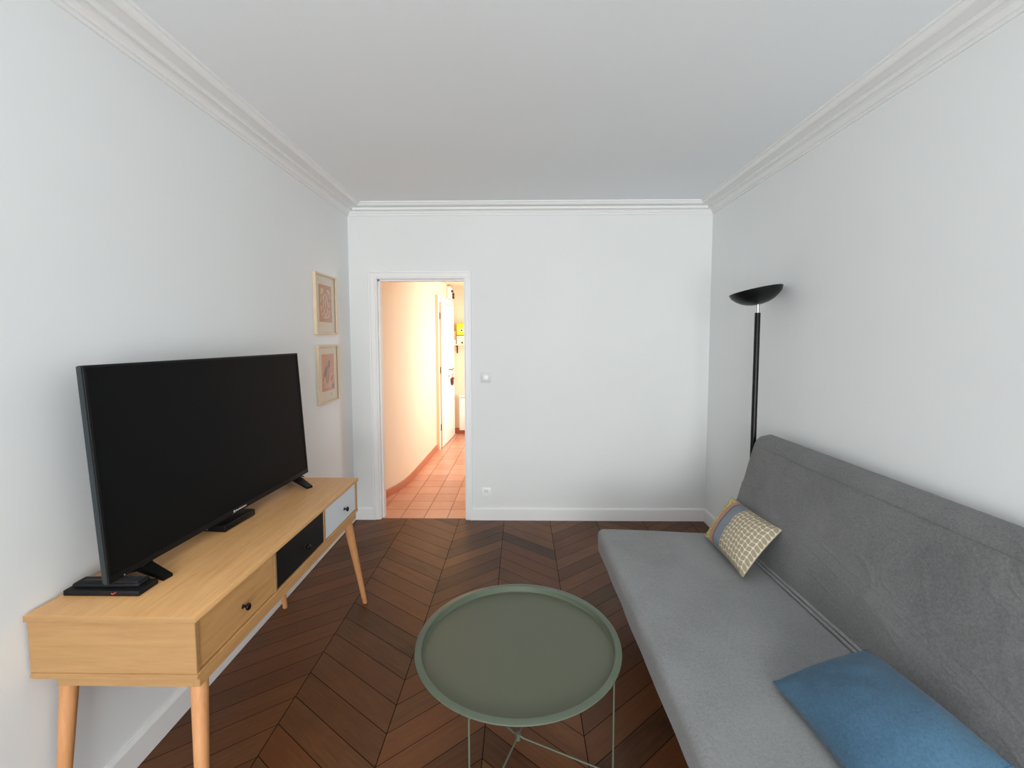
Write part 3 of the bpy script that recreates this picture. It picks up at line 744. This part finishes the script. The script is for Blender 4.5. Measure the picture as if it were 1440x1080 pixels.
# ------------------------------------------------------------------ sofa
def gridbox(sx, sy, sz, r, nx, ny, nz, k=4):
    """rounded box as a fine grid centred on the origin"""
    def lines(L, n):
        h = L/2; e = [-h+r*i/k for i in range(k)]; m = [-h+r+(L-2*r)*i/n for i in range(n+1)]
        return e+m+[-v for v in e[::-1]]
    X, Y, Z = lines(sx, nx), lines(sy, ny), lines(sz, nz)
    b = B(); bm = b.bm; V = {}
    def gv(p):
        key = tuple(round(c, 6) for c in p)
        if key not in V:
            c = Vector([max(-L/2+r, min(L/2-r, v)) for v, L in zip(p, (sx, sy, sz))]); dd = Vector(p)-c
            V[key] = bm.verts.new(c+dd.normalized()*r if dd.length > 1e-9 else Vector(p))
        return V[key]
    def face(A, Bb, f):
        for i in range(len(A)-1):
            for j in range(len(Bb)-1):
                vs = [gv(f(A[i], Bb[j])), gv(f(A[i+1], Bb[j])), gv(f(A[i+1], Bb[j+1])), gv(f(A[i], Bb[j+1]))]
                if len(set(vs)) >= 3:
                    try: bm.faces.new(list(dict.fromkeys(vs)))
                    except ValueError: pass
    for s_ in (-1, 1):
        face(X, Y, lambda a, c: (a, c, s_*sz/2)); face(X, Z, lambda a, c: (a, s_*sy/2, c)); face(Y, Z, lambda a, c: (s_*sx/2, a, c))
    return b
# local frame of the sofa: origin on the floor under the far front corner, y runs back towards the window, x towards the wall
SO = thing('sofa_bed', 'light grey fabric click-clack sofa bed against the right wall', 'sofa', (.447, 2.615, 0), -.0)
SA = .022
SO.rotation_euler = (0, 0, SA)
SLen = 1.90
def sof(b, name, mat, f, parent=None, **kw):
    for v in b.bm.verts: v.co = f(v.co)
    return b.out(name, mat, parent or SO, world=False, smooth=60, **kw)
# seat mattress: front .25-.415 high, dipping to the back
def seat_f(p):
    u = (p.x+.40)/.80; x = .0+.80*u; y = -SLen/2+p.y; t = (p.z+.08)/.16
    ztop = .416-.042*u; zbot = .252+.0*u
    z = zbot+(ztop-zbot)*t
    nz = noise.noise(Vector((x*5, y*4, t*2)))*.0035
    if t > .5: z += nz+.004*math.sin(PI*min(1, max(0, u)))
    if p.x < -.36: x += .004*noise.noise(Vector((y*6, t*4, 3)))+.010*(1-t)
    return Vector((x, y, z))
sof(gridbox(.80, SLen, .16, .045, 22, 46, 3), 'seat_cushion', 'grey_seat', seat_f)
# backrest: leaning slab, profile from the joint up to a rounded top at the wall
def back_f(p):
    t = (p.x+.33)/.66       # 0 bottom .. 1 top
    s = (p.z+.085)/.17      # 0 back .. 1 front
    y = -SLen/2+p.y
    fx = .752+.150*t+.028*t*t; fz = .335+.625*t        # front face
    bx = .915+.108*t; bz = .315+.655*t+.010*t            # rear face
    x = bx+(fx-bx)*s; z = bz+(fz-bz)*s
    if s > .6:
        cr = noise.noise(Vector((y*2.6+t*2.2, t*3.4-y*.8, 7.3))); cr2 = noise.noise(Vector((y*3.4-t*1.5, t*2.6+y*.6, 2.1)))
        fade = max(0, 1-abs(t-.52)*2.3)
        x -= fade*(.0030*max(0, 1-abs(cr)*13)+.0024*max(0, 1-abs(cr2)*15))
        x += .006*noise.noise(Vector((y*3.2, t*4, 1)))+.0035*noise.noise(Vector((y*9+t*6, t*7, 5)))
    return Vector((x, y, z))
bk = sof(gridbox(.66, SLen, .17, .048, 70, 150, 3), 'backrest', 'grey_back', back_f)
def back_pt(t, s, y): return back_f(Vector((-.33+.66*t, y+SLen/2, -.085+.17*s)))
def seg_line(t, s, y0, y1, off, r, n=40):
    return [back_pt(t, s, y0+(y1-y0)*i/n)+Vector(off) for i in range(n+1)]
# cover seam running along the top front edge
B().tube(seg_line(.925, 1.0, -.06, -SLen+.06, (-.0015, 0, .0), .002, 120), .0032, 8).out('cover_seam', 'grey_back', bk, world=False)
# piping at the joint of seat and backrest
pts = [Vector((.768, -.03-i*(SLen-.06)/40, .392+.001*math.sin(i))) for i in range(41)]
B().tube(pts, .0080, 10).out('piping', 'grey_seat', SO, world=False)
pts = [Vector((.751, -.03-i*(SLen-.06)/40, .3865)) for i in range(41)]
B().tube(pts, .0065, 10).out('piping', 'grey_seat', SO, world=False)
# steel frame and legs under the mattress
b = B()
for xx in (.26, .72): b.box(xx-.015, xx+.015, -SLen+.10, -.10, .215, .245)
for yy in (-.12, -SLen/2, -SLen+.12): b.box(.275, .705, yy-.015, yy+.015, .215, .245)
b.box(.74, .90, -.155, -.125, .215, .245).box(.74, .90, -SLen+.125, -SLen+.155, .215, .245)
b.box(.87, .90, -.155, -.125, .245, .42).box(.87, .90, -SLen+.125, -SLen+.155, .245, .42)
b.out('base_frame', 'dark_metal', SO, world=False, smooth=0)
for xx, yy in ((.26, -.26), (.72, -.26), (.26, -SLen+.26), (.72, -SLen+.26)):
    B().tube([(xx, yy, 0), (xx, yy, .216)], .017, 14).out('leg', 'dark_metal', SO, world=False)

# ------------------------------------------------------------------ cushions
def pillow(name, label, corners, T_top, T_bot, mat, pipe, group='loose cushions on the sofa', nu=34, nv=24, pinch=.05, mats2=None):
    """corners: c00 c10 c11 c01 (u along, v across) in room coordinates"""
    c00, c10, c11, c01 = [Vector(c) for c in corners]
    cen = (c00+c10+c11+c01)/4
    nrm = ((c10-c00).cross(c01-c00)).normalized()
    if nrm.z < 0: nrm = -nrm
    t = thing(name, label, 'cushion', cen, 0, group)
    def P(u, v):
        # edges curve inwards between the corners
        uu = .5+(u-.5)*(1-pinch*(1-(2*v-1)**2)); vv = .5+(v-.5)*(1-pinch*(1-(2*u-1)**2))
        return c00*(1-uu)*(1-vv)+c10*uu*(1-vv)+c11*uu*vv+c01*(1-uu)*vv
    def prof(u, v):
        a = max(0, 1-abs(2*u-1)**2.6); c = max(0, 1-abs(2*v-1)**2.6)
        return (a**.62)*(c**.62)
    b = B(); bm = b.bm; uvl = bm.loops.layers.uv.new('UVMap')
    sp = lambda i, n: .5-.5*math.cos(PI*i/n)*(.55)-.225*(1-2*i/n) if True else i/n
    us = [sp(i, nu) for i in range(nu+1)]; vs = [sp(j, nv) for j in range(nv+1)]
    top = {}; bot = {}
    for i, u in enumerate(us):
        for j, v in enumerate(vs):
            p = P(u, v); k = prof(u, v)
            wr = noise.noise(Vector((u*5, v*5, T_top*30)))*.10+noise.noise(Vector((u*14, v*12, 4)))*.03
            top[i, j] = bm.verts.new(p+nrm*T_top*k*(1+wr))
            edge = i in (0, nu) or j in (0, nv)
            bot[i, j] = top[i, j] if edge else bm.verts.new(p-nrm*T_bot*k)
    for i in range(nu):
        for j in range(nv):
            for D, fl in ((top, 0), (bot, 1)):
                ids = [(i, j), (i+1, j), (i+1, j+1), (i, j+1)]
                q_ = [D[x] for x in ids]; f = bm.faces.new(q_[::-1] if fl else q_)
                w = [(us[x[0]], vs[x[1]]) for x in ids]; w = w[::-1] if fl else w
                for lp, uvv in zip(f.loops, w): lp[uvl].uv = uvv
    b.out('cover', mat, t, smooth=80)
    loop = [P(u, 0) for u in us]+[P(1, v) for v in vs[1:]]+[P(u, 1) for u in us[::-1][1:]]+[P(0, v) for v in vs[::-1][1:]]
    B().tube(loop, .0022, 6).out('edge_seam', pipe, t)
    return t
pillow('throw_cushion', 'patterned cushion with yellow, pink, slate and leaf print bands at the sofa far end',
       [(1.045, 2.505, .412), (1.040, 2.055, .414), (1.277, 2.165, .592), (1.231, 2.590, .605)], .060, .040, 'pattern', 'seam_beige', None)
pillow('throw_cushion', 'plain blue cushion lying on the sofa seat in the foreground',
       [(.812, 1.392, .425), (.828, .965, .428), (1.215, 1.060, .476), (1.178, 1.488, .468)], .095, .034, 'blue_cloth', 'blue_pipe', None)

# ------------------------------------------------------------------ floor lamp
LX, LY = 1.402, 2.700
fl = thing('floor_lamp', 'black uplighter floor lamp with bowl shade behind the sofa end', 'floor lamp', (LX, LY, 0))
B().lathe([(0, .0), (.118, 0), (.120, .004), (.118, .016), (.110, .021), (.03, .026), (.018, .034), (0, .034)], (LX, LY, 0), 64).out('base', 'lamp_black', fl)
B().lathe([(0, .03), (.0158, .03), (.0158, 1.677), (.0150, 1.681), (0, 1.681)], (LX, LY, 0), 28).out('pole', 'lamp_black', fl)
plabel(B().lathe([(0, 1.679), (.0075, 1.679), (.0075, 1.740), (0, 1.740)], (LX, LY, 0), 20).out('stem', 'chrome', fl), 'short chrome stem')
R_ = .1445
prof = [(0, 0), (.03, .0015), (.06, .008), (.09, .021), (.115, .039), (.135, .060), (R_, .082), (R_-.001, .085), (R_-.004, .083)]
prof += [(.131, .063), (.112, .043), (.088, .0255), (.058, .013), (.03, .007), (0, .0055)]
Ms = Matrix.Translation((LX, LY, 1.733)) @ Matrix.Rotation(math.radians(-9.5), 4, 'Y') @ Matrix.Rotation(math.radians(-5.5), 4, 'X') @ Matrix.Translation((0, 0, -.004))
sh = B().lathe(prof, seg=72, mat=Ms).out('shade', 'lamp_black', fl)
B().tube([Ms @ Vector((0, 0, .006)), Ms @ Vector((0, 0, .045))], .012, 14).out('bulb_holder', 'socket', fl)

# ------------------------------------------------------------------ light, sky, camera
world = bpy.data.worlds.new('World'); sc.world = world; world.use_nodes = True
wt = world.node_tree; bg = wt.nodes['Background']
bg.inputs[0].default_value = (.80, .90, 1.0, 1); bg.inputs[1].default_value = 1.0
def area(name, loc, rot, sx, sy, power, col):
    L = bpy.data.lights.new(name, 'AREA'); L.shape = 'RECTANGLE'; L.size = sx; L.size_y = sy; L.energy = power; L.color = col
    o = bpy.data.objects.new(name, L); COL.objects.link(o); o.location = loc; o.rotation_euler = rot; return o
area('window_daylight', ((WX0+WX1)/2, YR-.16, (WZ0+WZ1)/2), (PI/2, 0, 0), 2.4, 2.25, 229, (.955, .98, .985))
area('hall_daylight', (HX+.13, 5.95, 1.33), (0, PI/2, 0), 1.6, 1.6, 54, (.98, .965, .93))
cam = bpy.data.cameras.new('camera'); co = bpy.data.objects.new('camera', cam); COL.objects.link(co); sc.camera = co
f_px, cx, cy = 632.4, 723.24, 518.0
cam.sensor_width = 36; cam.sensor_fit = 'HORIZONTAL'; cam.lens = f_px*36/1440
cam.shift_x = (720-cx)/1440; cam.shift_y = (cy-540)/1440
cam.clip_start = .05
p, y, r = .0658998, -.0147903, -.00133426
fwd = Vector((math.sin(y)*math.cos(p), math.cos(y)*math.cos(p), -math.sin(p))); rt = Vector((math.cos(y), -math.sin(y), 0)); up = rt.cross(fwd)
rt2 = rt*math.cos(r)+up*math.sin(r); up2 = -rt*math.sin(r)+up*math.cos(r)
co.matrix_world = Matrix.Translation((0, 0, 1.53)) @ Matrix((rt2, up2, -fwd)).transposed().to_4x4()
sc.view_settings.view_transform = 'Standard'; sc.view_settings.look = 'None'
sc.view_settings.exposure = 0; sc.view_settings.gamma = 1
sc.cycles.max_bounces = 12; sc.cycles.diffuse_bounces = 8
